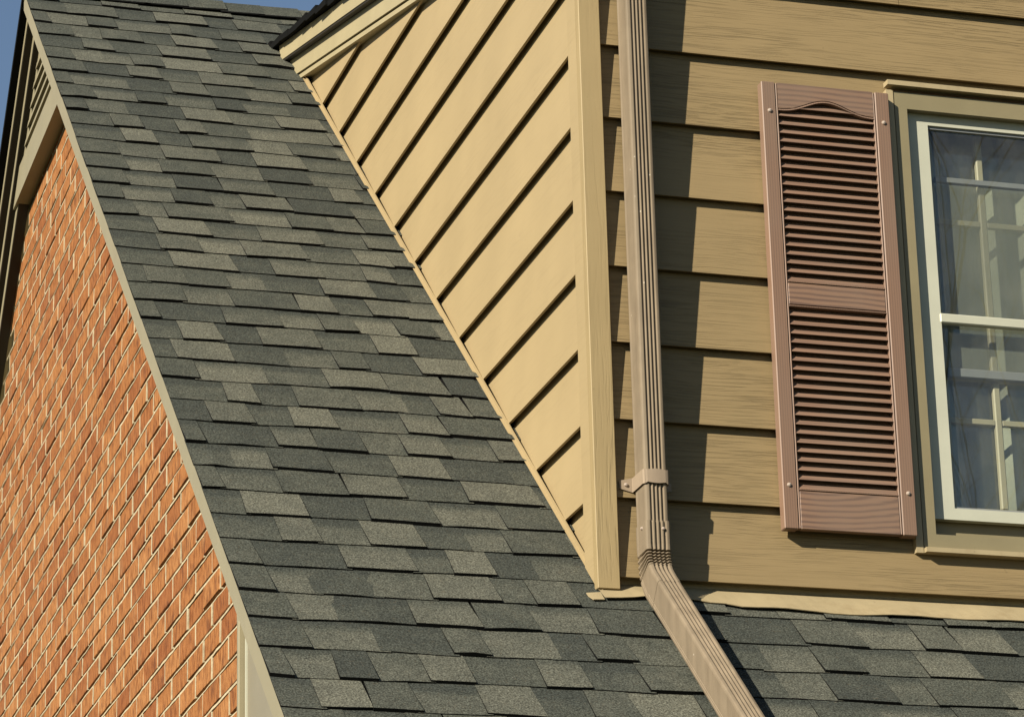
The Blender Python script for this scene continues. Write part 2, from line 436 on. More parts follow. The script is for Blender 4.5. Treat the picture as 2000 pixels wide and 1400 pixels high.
rs = random.Random(23)
pieces = []
ncourse = int((YR - Y_C) / S_C) + 1
for i in range(-4, ncourse):
    yb = Y_C + i * S_C
    if yb > YR - .03: break
    xs = XE - .006 + rs.uniform(-.0012, .0012)
    xend = XR if yb < -.065 else (.004 if yb < 3.30 else 1.6)
    x = xs; raised = rs.random() < .5; last = None; first = True; wob = rs.uniform(0, 6)
    while x < xend:
        w = rs.choice((rs.uniform(.085, .12), rs.uniform(.12, .17), rs.uniform(.15, .205)))
        if first: w = rs.uniform(.05, .16)
        x1 = min(x + w, xend)
        if xend - x1 < .03: x1 = xend
        if raised: tone = rs.choice((.85, .75, .65, .55, .45, .3))
        else: tone = rs.choice((.1, .2, .3, .4, .5, .7))
        if last is not None and abs(tone - last) < .15: tone = (tone + .45) % 1.0
        if first: tone = min(tone, .35)
        pieces.append((i, yb, x, x1, raised, tone, wob)); last = tone; x = x1; raised = not raised; first = False
        if rs.random() < .18: raised = not raised
def piece_vis(p):
    i, yb, x0, x1, *_ = p; xm = (x0 + x1) / 2; ym = min(yb + S_C * .5, YR)
    return any(in_view(rp(xx, yb + S_C * .6, .005), 2) for xx in (x0 + .01, xm, x1 - .01)) or in_view(rp(xm, yb, .005), 2)
def shingle_geo(mb, p, r):
    i, yb, x0, x1, raised, tone, wob = p
    yt = min(yb + S_C * 1.12, YR)
    h = (.0092 + r.uniform(-.001, .0022)) if raised else (.0046 + r.uniform(-.0008, .0012))
    lift = r.uniform(.001, .004) if r.random() < .12 else 0.0
    dl, dr = r.uniform(-.004, .004), r.uniform(-.004, .004)
    sl, sr = (r.uniform(-.008, .003), r.uniform(-.003, .008)) if raised else (0.0, 0.0)
    if x0 < XE + .03: sl = 0
    if not raised:
        x0 -= (0 if x0 < XE + .03 else .012); x1 += .012; sl = sr = 0
    def pt(x, y, n): return rp(x, y, n)
    ns = max(2, int((x1 - x0) / .05))
    def wav(x): return .0011 * math.sin(x * 9 + wob) + .0007 * math.sin(x * 23 + wob * 2) + r.uniform(-.0004, .0004)
    v = []
    for k in range(ns + 1):
        t = k / ns; xb = x0 + (x1 - x0) * t; dy = dl + (dr - dl) * t + wav(xb); hh = h + lift * (.5 - .5 * math.cos(6.28 * t))
        xt = xb - (sl * (1 - t) + sr * t)
        fm = .60; e_ = .0012 if raised else .0004; hm = hh + (e_ - hh) * fm * (yb + S_C - yb - dy) / (yt - yb - dy)
        v += [pt(xb, yb + dy, hh - max(.0022, min(hh, h) * .92)), pt(xb, yb + dy, hh), pt(xb + (xt - xb) * fm, yb + dy + (S_C - dy) * fm, hm), pt(xt, yt, e_)]
    f = []; mi = []
    for k in range(ns):
        o = 4 * k
        f.append((o, o + 4, o + 5, o + 1)); mi.append(1)
        f.append((o + 1, o + 5, o + 6, o + 2)); mi.append(0)
        f.append((o + 2, o + 6, o + 7, o + 3)); mi.append(0)
    f.append((0, 1, 2, 3)); mi.append(1); o = 4 * ns; f.append((o, o + 3, o + 2, o + 1)); mi.append(1)
    bse = len(mb.v); mb.v += [tuple(q) for q in v]
    for q, m_ in zip(f, mi): mb.f.append([bse + z for z in q]); mb.m.append(m_)
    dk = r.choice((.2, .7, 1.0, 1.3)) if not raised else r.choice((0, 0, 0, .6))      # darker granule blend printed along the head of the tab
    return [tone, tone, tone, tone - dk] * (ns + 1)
vis = [p for p in pieces if piece_vis(p)]; hid = [p for p in pieces if not piece_vis(p)]
def parea(p):
    i, yb, x0, x1, *_ = p; a_ = proj(rp(x0, yb)); b_ = proj(rp(x1, yb)); c_ = proj(rp(x0, yb + S_C)); return abs(a_[0] - b_[0]) * abs(a_[1] - c_[1])
vis.sort(key=parea, reverse=True)
if len(vis) > 298: hid += vis[298:]; vis = vis[:298]
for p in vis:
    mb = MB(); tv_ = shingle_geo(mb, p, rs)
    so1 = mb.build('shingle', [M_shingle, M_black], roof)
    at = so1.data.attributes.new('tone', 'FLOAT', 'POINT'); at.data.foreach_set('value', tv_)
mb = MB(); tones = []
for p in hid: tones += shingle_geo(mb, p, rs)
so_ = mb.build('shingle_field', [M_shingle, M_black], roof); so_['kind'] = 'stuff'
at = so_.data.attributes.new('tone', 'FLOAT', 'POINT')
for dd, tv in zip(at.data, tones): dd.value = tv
print('shingles in view', len(vis), 'others', len(hid), 'bricks', sum(1 for c_ in cand if barea(c_) > 0))
# ridge caps
x = XE + .002; k = 0
while x < 1.5:
    L = .165; mb = MB(); dz = .004 + .003 * rs.random(); up = .006 + rs.uniform(0, .006)
    ring = []
    for xx, hh in ((x, dz + .004), (x + L, dz + up)):
        prof = []
        for s_ in (-1, -.5, 0, .5, 1):
            yy = YR + s_ * .085; zz = ZR - abs(s_) ** 1.15 * .085 * T + .012 + hh
            prof.append(Vector((xx, yy, zz)))
        ring.append(prof)
    low = [[q - Vector((0, 0, .005)) for q in pr] for pr in ring]
    for j in range(4):
        mb.add([ring[0][j], ring[1][j], ring[1][j + 1], ring[0][j + 1]], [(0, 1, 2, 3)], 0)
        mb.add([ring[0][j], ring[0][j + 1], low[0][j + 1], low[0][j]], [(0, 1, 2, 3)], 1)
        mb.add([ring[1][j], ring[1][j + 1], low[1][j + 1], low[1][j]], [(0, 1, 2, 3)], 1)
    mb.add([ring[0][0], ring[1][0], low[1][0], low[0][0]], [(0, 1, 2, 3)], 1)
    mb.add([low[0][0], low[1][0], low[1][4], low[0][4]], [(0, 1, 2, 3)], 1)
    mb.build('ridge_cap', [M_shingle, M_black], roof, tone=rs.choice((.2, .35, .5, .7)))
    x += .142; k += 1

# ------------------------------------------------------------------ rake boards on the gable (right slope and left slope)
def strip(name, x0, x1, top, h, mat, sides):
    """board following the gable slope: vertical face from roof-top minus top, h tall"""
    mb = MB()
    for s_ in sides:
        if s_ > 0: ys = [(YEAVE, roof_z(YEAVE)), (YR, ZR)]
        else: ys = [(YR, ZR), (2 * YR - YEAVE, roof_z(YEAVE))]
        (ya, za), (yb_, zb_) = ys
        q = [(ya, za - top), (yb_, zb_ - top), (yb_, zb_ - top - h), (ya, za - top - h)]
        mb.prism([(x0, y, z) for y, z in q], [(x1, y, z) for y, z in q])
    return part(mb, name, mat)
strip('rake_board', XE + .003, XE + .045, .013, .078, M_trim, (1,))
strip('rake_board', -.892, -.845, .018, .042, M_trim, (-1,))
strip('rake_molding', -.866, -.83, .066, .05, M_trim, (1, -1))
strip('rake_frieze', -.843, XB + .012, .115, .06, M_trim, (1, -1))
def rake_soffit_shade(x0, x1, drop):  # thin dark strips added under the board steps to paint their shade
    mb = MB()
    for s_ in (1, -1):
        (ya, za), (yb_, zb_) = ((YEAVE, roof_z(YEAVE)), (YR, ZR)) if s_ > 0 else ((YR, ZR), (2 * YR - YEAVE, roof_z(YEAVE)))
        q = [(ya, za - drop), (yb_, zb_ - drop), (yb_, zb_ - drop - .006), (ya, za - drop - .006)]
        mb.prism([(x0, y, z) for y, z in q], [(x1, y, z) for y, z in q])
    part(mb, 'rake_soffit_shade', M_soffit_shade)
rake_soffit_shade(-.8895, -.8665, .0605)
rake_soffit_shade(-.8635, -.8435, .1165)
rake_soffit_shade(-.8405, XB - .004, .1755)
# gable vent: bottom board, slats, dark backing
v = MB()
def gable_line(y, drop): return (roof_z(y) if y < YR else 2 * ZR - roof_z(y)) - drop
ZV0, ZV1 = 2.305, 2.425
def span(z, drop):
    y0_ = (z + drop - Z0) / T; return y0_, 2 * YR - y0_
ya, yb_ = span(ZV0, .080)
pl = [(ya, ZV0), (yb_, ZV0), (span(ZV1, .080)[1], ZV1), (span(ZV1, .080)[0], ZV1)]
v.prism([(-.853, y, z) for y, z in pl], [(-.80, y, z) for y, z in pl])
vent = part(v, 'gable_vent', M_trim); vent['label'] = 'triangular louvred vent in the gable peak'
mb = MB(); pl = [(span(ZV1 - .02, .12)[0], ZV1 - .02), (YR, ZR - .12), (span(ZV1 - .02, .12)[1], ZV1 - .02)]
mb.prism([(-.792, y, z) for y, z in pl], [(-.785, y, z) for y, z in pl]); mb.build('vent_backing', M_dark, vent)
mb = MB(); y0_, y1_ = span(ZV1 + .02, .13); mb.prism([(-.832, y0_, ZV1 + .001), (-.832, y1_, ZV1 + .001), (-.832, y1_, ZV1 + .022), (-.832, y0_, ZV1 + .022)], [(-.80, y0_, ZV1 + .001), (-.80, y1_, ZV1 + .001), (-.80, y1_, ZV1 + .022), (-.80, y0_, ZV1 + .022)])
mb.build('vent_sill', M_trim, vent)
for k in range(8):
    z = ZV1 + .040 + k * .052
    y0_, y1_ = span(z + .03, .13)
    if y1_ - y0_ < .08: break
    mb = MB(); mb.prism([(-.850, y0_, z), (-.850, y1_, z), (-.846, y1_, z + .026), (-.846, y0_, z + .026)], [(-.815, y0_, z + .014), (-.815, y1_, z + .014), (-.815, y1_, z + .024), (-.815, y0_, z + .024)])
    mb.build('slat', M_trim, vent)
# eave fascia and soffit (below the frame)
f = MB().box(XE + .03, XR, YEAVE - .02, YEAVE + .005, roof_z(YEAVE) - .15, roof_z(YEAVE) - .022, 0, .002); part(f, 'eave_fascia', M_trim)
f = MB().box(XB, XR, YEAVE + .006, YBC, -1.21, -1.195); part(f, 'eave_soffit', M_panel)

# ------------------------------------------------------------------ dormer: cheek wall
SF = .264                                                     # slope of the shed roof
def frieze_lo(y): return 1.598 + SF * y
w = MB()
def dormer_poly(off, top, y0=.012): return clip(clip([(y0, -.4), (3.9, -.4), (3.9, 3.2), (y0, 3.2)], -T, 1, -(Z0 + off)), SF, -1, top)
pl = dormer_poly(0, 1.69); w.prism([(.012, y, z) for y, z in pl], [(.05, y, z) for y, z in pl])
cheek = part(w, 'cheek_wall', M_dark); cheek['label'] = 'sunlit tan lap sided side wall of the dormer'
ZC = -.0025
for k in range(-1, 14):
    zb = ZC + k * .2
    rect = [(.050, zb), (3.9, zb), (3.9, zb + .245), (.050, zb + .245)]
    pl = clip(clip(rect, -T, 1, -(Z0 + .003)), SF, -1, 1.600)
    if len(pl) < 3: continue
    mb = MB(); mb.prism([(-.02 + .1 * (z - zb), y, z) for y, z in pl], [(-.0125 + .1 * (z - zb), y, z) for y, z in pl])
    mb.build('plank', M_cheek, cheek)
# frieze boards under the shed rake
def shed_strip(name, x0, x1, lo, hi, ya, yb, mat, ecut=.35, parent=None):
    mb = MB(); q = [(ya, lo + SF * ya), (yb, lo + SF * yb), (yb + ecut * (hi - lo), hi + SF * (yb + ecut * (hi - lo))), (ya, hi + SF * ya)]
    mb.prism([(x0, y, z) for y, z in q], [(x1, y, z) for y, z in q]); return part(mb, name, mat, parent)
shed_strip('frieze_molding', -.034, .01, 1.598, 1.6135, -.05, 3.07, M_trim2)
shed_strip('frieze_board', -.040, .01, 1.619, 1.70, -.05, 3.125, M_trim2, .9)
shed_strip('dormer_rake_board', -.064, -.041, 1.692, 1.752, -.14, 3.225, M_trim2, .5)
shed_strip('rake_soffit_shade', -.0615, -.0405, 1.6845, 1.6915, -.13, 3.2, M_soffit_shade)  # dark strip painting the shade between rake board and frieze
# shed roof: deck plus ragged shingle edge
mb = MB(); q = [(-.16, 1.753), (3.40, 1.753), (3.40, 1.766), (-.16, 1.766)]
mb.prism([(-.060, y, z + SF * y) for y, z in q], [(XR, y, z + SF * y) for y, z in q])
shed = part(mb, 'dormer_roof', M_black); shed['label'] = 'low slope shingle roof of the dormer'
rs2 = random.Random(3); y = -.17; j = 0
while y < 3.46:
    y1 = y + .145; mb = MB(); x0 = -.082 - rs2.uniform(0, .010); sag = rs2.uniform(0, .008); sag2 = rs2.uniform(0, .008)
    a = [(x0, y, 1.756 - sag + SF * y), (x0, y1, 1.753 - sag2 + SF * y1), (.02, y1, 1.766 + SF * y1), (.02, y, 1.768 + SF * y), ]
    c = [(x0, y, 1.776 - sag + SF * y + .006), (x0, y1, 1.772 - sag2 + SF * y1), (.02, y1, 1.786 + SF * y1), (.02, y, 1.792 + SF * y)]
    mb.prism(a, c, 1); mb.m[1] = 0
    mb.build('edge_shingle', [M_shingle, M_black], shed, tone=rs2.choice((.1, .3, .6))); y = y1
mb = MB(); mb.prism([(.02, -.17, 1.790 - SF * .17), (XR, -.17, 1.790 - SF * .17), (XR, 3.40, 1.790 + SF * 3.40), (.02, 3.40, 1.790 + SF * 3.40)], [(.02, -.17, 1.768 - SF * .17), (XR, -.17, 1.768 - SF * .17), (XR, 3.40, 1.768 + SF * 3.40), (.02, 3.40, 1.768 + SF * 3.40)])
mb.build('shingle_field', M_shingle, shed, tone=.4)['kind'] = 'stuff'
mb = MB().box(-.04, XR, -.14, -.115, 1.60, 1.71, 0, .002); part(mb, 'dormer_fascia', M_trim2)
mb = MB().box(-.03, XR, -.114, .0, 1.602, 1.61); part(mb, 'dormer_soffit', M_panel)

# cheek flashing along the roof
mb = MB(); q = [(-.03, .004), (3.09, .004), (3.09, .019), (-.03, .019)]
mb.prism([(-.0235, y, roof_z(y) + z + .006) for y, z in q], [(-.020, y, roof_z(y) + z + .006) for y, z in q])
q = [(-.03, 0), (3.09, 0)]
mb.add([(-.0235, -.03, roof_z(-.03) + .012), (-.0235, 3.09, roof_z(3.09) + .012), (-.031, 3.09, roof_z(3.09) + .011), (-.031, -.03, roof_z(-.03) + .011)], [(0, 1, 2, 3)])
part(mb, 'step_flashing', M_cheek)

# ------------------------------------------------------------------ dormer: front wall
ZF = -.2188
WX0, WX1, WZ0, WZ1 = .842, 1.80, -.095, 1.128                # opening
w = MB()
for x0, x1, z0, z1 in ((.03, WX0, -.25, 1.75), (WX1, XR - .03, -.25, 1.75), (WX0, WX1, -.25, WZ0), (WX0, WX1, WZ1, 1.75)):
    w.box(x0, x1, .026, .07, z0, z1)
front = part(w, 'front_wall', M_dark); front['label'] = 'tan wood grain lap sided front wall of the dormer'
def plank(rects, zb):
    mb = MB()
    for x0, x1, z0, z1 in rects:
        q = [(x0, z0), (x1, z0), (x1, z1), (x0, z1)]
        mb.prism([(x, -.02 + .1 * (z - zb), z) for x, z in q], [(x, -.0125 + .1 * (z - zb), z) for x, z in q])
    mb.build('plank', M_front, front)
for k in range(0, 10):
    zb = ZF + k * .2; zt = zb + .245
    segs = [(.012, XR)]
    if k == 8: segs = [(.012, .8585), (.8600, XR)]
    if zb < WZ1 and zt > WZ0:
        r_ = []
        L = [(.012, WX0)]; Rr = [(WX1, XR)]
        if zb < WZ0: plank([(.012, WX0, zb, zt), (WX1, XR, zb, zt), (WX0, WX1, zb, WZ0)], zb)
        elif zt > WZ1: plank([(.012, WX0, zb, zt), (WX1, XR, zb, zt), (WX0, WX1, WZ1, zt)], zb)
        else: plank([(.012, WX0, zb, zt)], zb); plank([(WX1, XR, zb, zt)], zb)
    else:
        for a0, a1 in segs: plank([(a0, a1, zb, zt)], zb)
# corner boards
mb = MB().box(-.034, .0225, -.034, -.006, -.254, 1.60, 0, .0016); part(mb, 'corner_board', M_corner)
pl = clip([(-.0055, -.5), (.062, -.5), (.062, 1.595), (-.0055, 1.595)], -T, 1, -(Z0 + .012))
mb = MB(); mb.prism([(-.0337, y, z) for y, z in pl], [(-.006, y, z) for y, z in pl]); part(mb, 'corner_board', M_cheek)
mb = MB().box(XR - .06, XR + .01, -.034, -.006, -.25, 1.60, 0, .002); part(mb, 'corner_board', M_corner)
# apron flashing at the foot of the front wall
mb = MB(); n = 90; x0, x1 = -.030, XR; up = []; mid = []; lo = []; r3 = random.Random(9)
hh = 0; 
for k in range(n + 1):
    x = x0 + (x1 - x0) * k / n
    dip = .014 * math.exp(-((x - .13) / .09) ** 2)
    e_ = .0035 * math.sin(x * 7.3) + .0025 * math.sin(x * 17 + 1) + r3.uniform(-.0012, .0012)
    up.append(Vector((x, .0125, -.190)))
    mid.append(rp(x, .0115, .0045)); lo.append(rp(x, -.062 + e_ + dip - (.010 if x > .3 else 0), 0.0125 + .003 * math.sin(x * 11) ** 2))
for k in range(n):
    mb.add([up[k], up[k + 1], mid[k + 1], mid[k]], [(0, 1, 2, 3)]); mb.add([mid[k], mid[k + 1], lo[k + 1], lo[k]], [(0, 1, 2, 3)])
    l2 = [q - N3 * .0022 for q in (lo[k], lo[k + 1])]; mb.add([lo[k], lo[k + 1], l2[1], l2[0]], [(0, 1, 2, 3)])
q = [rp(-.068, -.040, .009), rp(-.0302, -.034, .0095), rp(-.0302, -.064, .0095), rp(-.060, -.068, .0105), rp(-.068, -.055, .0105)]
mb.prism(q, [p_ - N3 * .0022 for p_ in q])
fl = part(mb, 'apron_flashing', M_flash); fl['label'] = 'wavy tan metal flashing where the wall meets the roof'
for x in (.43, 1.16, 1.9):
    mb = MB(); p_ = rp(x, -.057, .0100); mb.cyl(p_, p_ + N3 * .003, .0048, 10, 0, .003); mb.build('nail', M_screw, fl)

# ------------------------------------------------------------------ window (part of the house)
c = MB()
def frame(mb, x0, x1, z0, z1, wl, wr, wb, wt, y0, y1, mi=0):
    """mitred picture-frame of four prisms"""
    o = [(x0, z0), (x1, z0), (x1, z1), (x0, z1)]; i_ = [(x0 + wl, z0 + wb), (x1 - wr, z0 + wb), (x1 - wr, z1 - wt), (x0 + wl, z1 - wt)]
    for k in range(4):
        j = (k + 1) % 4; q = [o[k], o[j], i_[j], i_[k]]
        mb.prism([(x, y0, z) for x, z in q], [(x, y1, z) for x, z in q], mi)
frame(c, .826, 1.812, -.104, 1.128, .034, .034, .038, .046, -.0235, .03)
window = part(c, 'window', M_casing); window['label'] = 'double hung window with white storm frame and tan casing'
c = MB()
c.box(.803, 1.835, -.040, -.012, 1.140, 1.153); c.build('drip_cap', M_flash, window)
c = MB(); c.box(.8035, .8225, -.0255, -.0, -.1165, 1.131); c.box(.8225, .8255, -.0205, -.0, -.105, 1.13); c.build('side_channel', M_flash, window)
c = MB(); c.box(1.8160, 1.835, -.036, -.0, -.1165, 1.131); c.build('side_channel', M_flash, window)
c = MB(); c.box(.8245, 1.8155, -.040, -.001, -.1165, -.1045); c.build('sill_channel', M_flash, window)
c = MB(); c.box(.867, 1.772, .028, .060, -.075, .02); c.build('sill', M_casing, window)
c = MB(); frame(c, .868, 1.770, -.018, 1.098, .058, .058, .030, .046, .0, .022)
c.build('storm_frame', M_storm, window)
c = MB(); frame(c, .9205, 1.7175, .010, 1.0545, .007, .007, .007, .010, .006, .020); c.build('storm_bead', M_grey, window)
c = MB(); c.box(.922, 1.716, -.004, .016, .505, .531, 0, .003); c.build('storm_meeting_rail', M_storm, window)
c = MB(); c.add([(.9265, .0120, .530), (1.7115, .0120, .530), (1.7115, .0120, 1.046), (.9265, .0120, 1.046)], [(0, 1, 2, 3)]); c.build('pane', M_glass, window)
c = MB(); c.add([(.9265, .0185, .016), (1.7115, .0185, .016), (1.7115, .0185, .506), (.9265, .0185, .506)], [(0, 1, 2, 3)]); c.build('pane', M_glass, window)
# insect screen between the storm window and the sash
c = MB(); c.add([(.962, .0475, .402), (1.690, .0475, .402), (1.690, .0475, .913), (.962, .0475, .913)], [(0, 1, 2, 3)]); c.build('insect_screen', M_screen, window)
c = MB(); c.box(.956, 1.696, .042, .054, .913, .929, 0, .002); c.build('screen_frame', M_grey, window)
c = MB(); c.box(.956, 1.696, .042, .054, .378, .402, 0, .002); c.build('screen_frame', M_grey, window)
# inner sash
c = MB(); frame(c, .900, 1.745, -.02, 1.125, .060, .060, .055, .050, .060, .095); c.build('inner_frame', M_wood, window)
c = MB(); c.box(.961, 1.684, .0585, .085, .380, .404, 0, .002); c.build('meeting_rail', M_wood, window)
c = MB(); c.add([(.961, .079, .030), (1.684, .079, .030), (1.684, .079, .379), (.961, .079, .379)], [(0, 1, 2, 3)]); c.build('inner_pane', M_glass, window)
c = MB(); c.add([(.961, .079, .405), (1.684, .079, .405), (1.684, .079, 1.080), (.961, .079, 1.080)], [(0, 1, 2, 3)]); c.build('inner_pane', M_glass, window)
for x in (1.096, 1.320, 1.545):
    for z0, z1 in ((.036, .377), (.403, 1.074)):
        c = MB(); c.box(x - .0095, x + .0095, .062, .078, z0, z1, 0, .003); c.build('muntin', M_wood, window)
for z in (.268, .812):
    xs = [.961, 1.0863, 1.1057, 1.3103, 1.3297, 1.5353, 1.5547, 1.684]
    for k in range(0, 8, 2):
        c = MB(); c.box(xs[k], xs[k + 1], .0635, .077, z - .008, z + .008, 0, .002); c.build('muntin', M_wood, window)
# room behind the glass
c = MB()
c.box(.6, 2.1, 1.6, 1.62, -.4, 1.55); c.box(.58, .6, .072, 1.6, -.4, 1.55); c.box(2.1, 2.12, .072, 1.6, -.4, 1.55); c.box(.6, 2.1, .072, 1.6, -.42, -.4); c.box(.6, 2.1, .072, 1.6, 1.55, 1.57)
part(c, 'room', M_room)

# ------------------------------------------------------------------ curtain inside
def curtain(name, x0, x1, label, seed):
    mb = MB(); n = 120; z0, z1 = -.06, 1.22; rows = 6; rc = random.Random(seed); ph = [rc.uniform(0, 6) for _ in range(4)]
    for j in range(rows + 1):
        z = z0 + (z1 - z0) * j / rows
        for k in range(n + 1):
            x = x0 + (x1 - x0) * k / n
            y = .135 + .014 * math.sin(x * 62 + ph[0] + .35 * math.sin(z * 2)) + .010 * math.sin(x * 27 + ph[1]) + .005 * math.sin(x * 121 + ph[2])
            mb.v.append((x, y, z))
    for j in range(rows):
        for k in range(n):
            o = j * (n + 1) + k; mb.f.append([o, o + 1, o + n + 2, o + n + 1]); mb.m.append(0)
    o = mb.build(name, M_curtain, None, True)
    sm = o.modifiers.new('thickness', 'SOLIDIFY'); sm.thickness = .002
    return tag(o, label, 'curtain')
curtain('curtain', .93, 1.74, 'pale pleated curtain hanging behind the window glass', 4)

# ------------------------------------------------------------------ shutter
SX0, SX1, SZ0, SZ1 = .4472, .7985, -.082, 1.109
YF = -.050
sh = tag(empty('shutter', (SX0, -.022, SZ0)), 'brown vinyl louvred shutter screwed beside the window', 'shutter')
def spart(mb, name, mat, smooth=False):
    o = mb.build(name, mat, sh, smooth); o.location = (-SX0, .022, -SZ0); return o
for x0, x1, bead in ((SX0, SX0 + .0375, 1), (SX1 - .0385, SX1, -1)):
    mb = MB().box(x0, x1, YF, -.0205, SZ0, SZ1, 0, .0022); spart(mb, 'stile', M_stile)
    mb = MB()
    xa = x1 + .0016 if bead > 0 else x0 - .0016 - .0042
    mb.box(xa, xa + .0042, YF + .0012, -.026, SZ0 + .002, SZ1 - .002, 0, .0012); spart(mb, 'bead', M_stile)
IX0, IX1 = SX0 + .0440, SX1 - .0450
def arch(x):
    t = (x - IX0) / (IX1 - IX0); return 1.038 + .032 * (0.5 - 0.5 * math.cos(2 * math.pi * t)) ** 1.3
mb = MB(); n = 24; q = [(IX0 + (IX1 - IX0) * k / n, arch(IX0 + (IX1 - IX0) * k / n)) for k in range(n + 1)]
for k in range(n):
    (xa, za), (xb, zb) = q[k], q[k + 1]
    mb.prism([(xa, YF + .0012, za), (xb, YF + .0012, zb), (xb, YF + .0012, SZ1 - .001), (xa, YF + .0012, SZ1 - .001)], [(xa, -.03, za), (xb, -.03, zb), (xb, -.03, SZ1 - .001), (xa, -.03, SZ1 - .001)])
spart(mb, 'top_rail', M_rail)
mb = MB()
for k in range(n):
    (xa, za), (xb, zb) = q[k], q[k + 1]
    mb.prism([(xa, YF + .0004, za - .0062), (xb, YF + .0004, zb - .0062), (xb, YF + .0020, zb - .0022), (xa, YF + .0020, za - .0022)], [(xa, -.03, za - .0062), (xb, -.03, zb - .0062), (xb, -.03, zb - .0022), (xa, -.03, za - .0022)])
spart(mb, 'arch_bead', M_stile)
ZM0, ZM1, ZB1 = .5045, .5620, .0165
mb = MB().box(IX0, IX1, YF + .0012, -.03, ZM0, ZM1, 0, .0015); spart(mb, 'middle_rail', M_rail)
mb = MB().box(IX0, IX1, YF + .0012, -.03, SZ0 + .001, ZB1, 0, .0015); spart(mb, 'bottom_rail', M_rail)
for z in (ZM0 - .0055, ZM1 + .0018, ZB1 + .0018):
    mb = MB().box(IX0, IX1, YF + .0004, -.03, z, z + .0037, 0, .001); spart(mb, 'rail_bead', M_stile)
mb = MB().box(IX0 - .004, IX1 + .004, -.0290, -.0215, SZ0 + .01, SZ1 - .01); spart(mb, 'back_panel', M_slat)
def slats(z0, z1, cnt):
    p_ = (z1 - z0) / cnt
    for k in range(cnt):
        z = z0 + k * p_; mb = MB()
        q = [(-.0492, z), (-.0300, z + p_ * .98), (-.0285, z + p_ * .98), (-.0285, z + .0050), (-.0474, z + .0004)]
        if k == cnt - 1 and z1 > .9: pass
        mb.prism([(IX0 + .0005, y, zz) for y, zz in q], [(IX1 - .0005, y, zz) for y, zz in q]); spart(mb, 'slat', M_slat)
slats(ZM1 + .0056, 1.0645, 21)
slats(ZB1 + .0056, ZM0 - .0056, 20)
for x, z in ((.4665, 1.028), (.7800, 1.024), (.4640, .030), (.7800, .027)):
    mb = MB(); mb.cyl((x, YF, z), (x, YF - .0035, z), .0056, 12, 0, .0046, .002); spart(mb, 'screw', M_screw)

# ------------------------------------------------------------------ downspout
DX, DY, DW, DD = .1000, -.0635, .058, .078
ds = tag(empty('downspout', (DX, DY, -.23)), 'brown ribbed metal downspout running down the wall onto the roof', 'downspout')
def dpart(mb, name, mat=None, smooth=False):
    o = mb.build(name, mat or M_down, ds, smooth); o.location = (-DX, -DY, .23); return o
def ribprof(sw=1.0, grow=0.0):
    """outline (a across X, b outwards) with four grooves on the front and two on each flank"""
    hw, hd = DW / 2 + grow, DD / 2 + grow; r = .008; P = []
    def arc(cx, cy, a0):
        for k in range(4):
            t = a0 + math.pi / 2 * k / 3; P.append((cx + r * math.cos(t), cy + r * math.sin(t)))
    arc(hw - r, -hd + r, -math.pi / 2)
    for k in range(2):
        yc = -hd + .018 + k * .042; P.extend([(hw, yc - .004), (hw - .003, yc), (hw, yc + .004)])
    arc(hw - r, hd - r, 0)
    for k in range(4):                                   # front grooves, from right to left
        xc = hw - .0145 - k * (2 * hw - .029) / 3; P.extend([(xc + .0042, hd), (xc + .0018, hd - .0042), (xc - .0018, hd - .0042), (xc - .0042, hd)])
    arc(-hw + r, hd - r, math.pi / 2)
    for k in range(2):
        yc = hd - .060 - k * .006; P.extend([(-hw, yc + .002), (-hw + .0012, yc), (-hw, yc - .002)])
    arc(-hw + r, -hd + r, math.pi)
    return P
def sweep(path, prof_fn):
    """path: list of (centre, tangent angle from straight down towards -Y, profile)"""
    mb = MB(); rings = []
    for c_, ang, pr in path:
        nb = Vector((0, -math.cos(ang), math.sin(ang)))
        rings.append([Vector(c_) + Vector((a_, 0, 0)) + nb * b_ for a_, b_ in pr])
    n = len(rings[0])
    for r_ in rings: mb.v += [tuple(q) for q in r_]
    for i in range(len(rings) - 1):
        for k in range(n):
            j = (k + 1) % n; mb.f.append([i * n + k, i * n + j, (i + 1) * n + j, (i + 1) * n + k]); mb.m.append(0)
    mb.f.append(list(range(n))); mb.m.append(0); mb.f.append([(len(rings) - 1) * n + k for k in range(n)]); mb.m.append(0)
    return mb
P0 = ribprof()
BEND = math.pi / 2 - PIT                                     # from straight down to down-slope
# leg on the roof: centre line parallel to roof
OFF = DD / 2 + .016
def roof_c(y): return rp(DX, y, OFF)
# vertical centre line meets the sloping one at:
zi = None
yv = DY
# roof_c(y).y == yv
y_at = yv + SP * OFF
zi = rp(DX, y_at, OFF).z
RB = .125
tl = RB * math.tan(BEND / 2)
z_start = zi + tl
mb = sweep([((DX, DY, 1.60), 0, P0), ((DX, DY, .9), 0, P0), ((DX, DY, .3), 0, P0), ((DX, DY, -.135), 0, P0)], None); dpart(mb, 'pipe')
# elbow with crimps
path = []
PG = ribprof(1, .0022)
path.append(((DX, DY, -.098), 0, PG)); path.append(((DX, DY, z_start + .012), 0, PG))
dirs = Vector((0, -math.sin(BEND), -math.cos(BEND)))
cen = Vector((DX, DY - RB, z_start))
nc = 9
for k in range(nc * 4 + 1):
    ang = BEND * k / (nc * 4)
    c_ = cen + Vector((0, RB * math.cos(ang), -RB * math.sin(ang)))
    ph = k % 4
    s_ = {0: .0024, 1: .0024, 2: -.0085, 3: -.0085}[ph] if k < nc * 4 * .6 else .0006
    # crimps deep on the inner (front) side, shallow on the outer side
    pr = [(a_ * (1 + (s_ / (DW / 2)) * (.35 if bb_ < 0 else .6)), bb_ + (s_ * 1.3 - .0008 if bb_ > 0 else 0)) for a_, bb_ in ribprof(1, .0008)]
    path.append((c_, ang, pr))
end = cen + Vector((0, RB * math.cos(BEND), -RB * math.sin(BEND)))
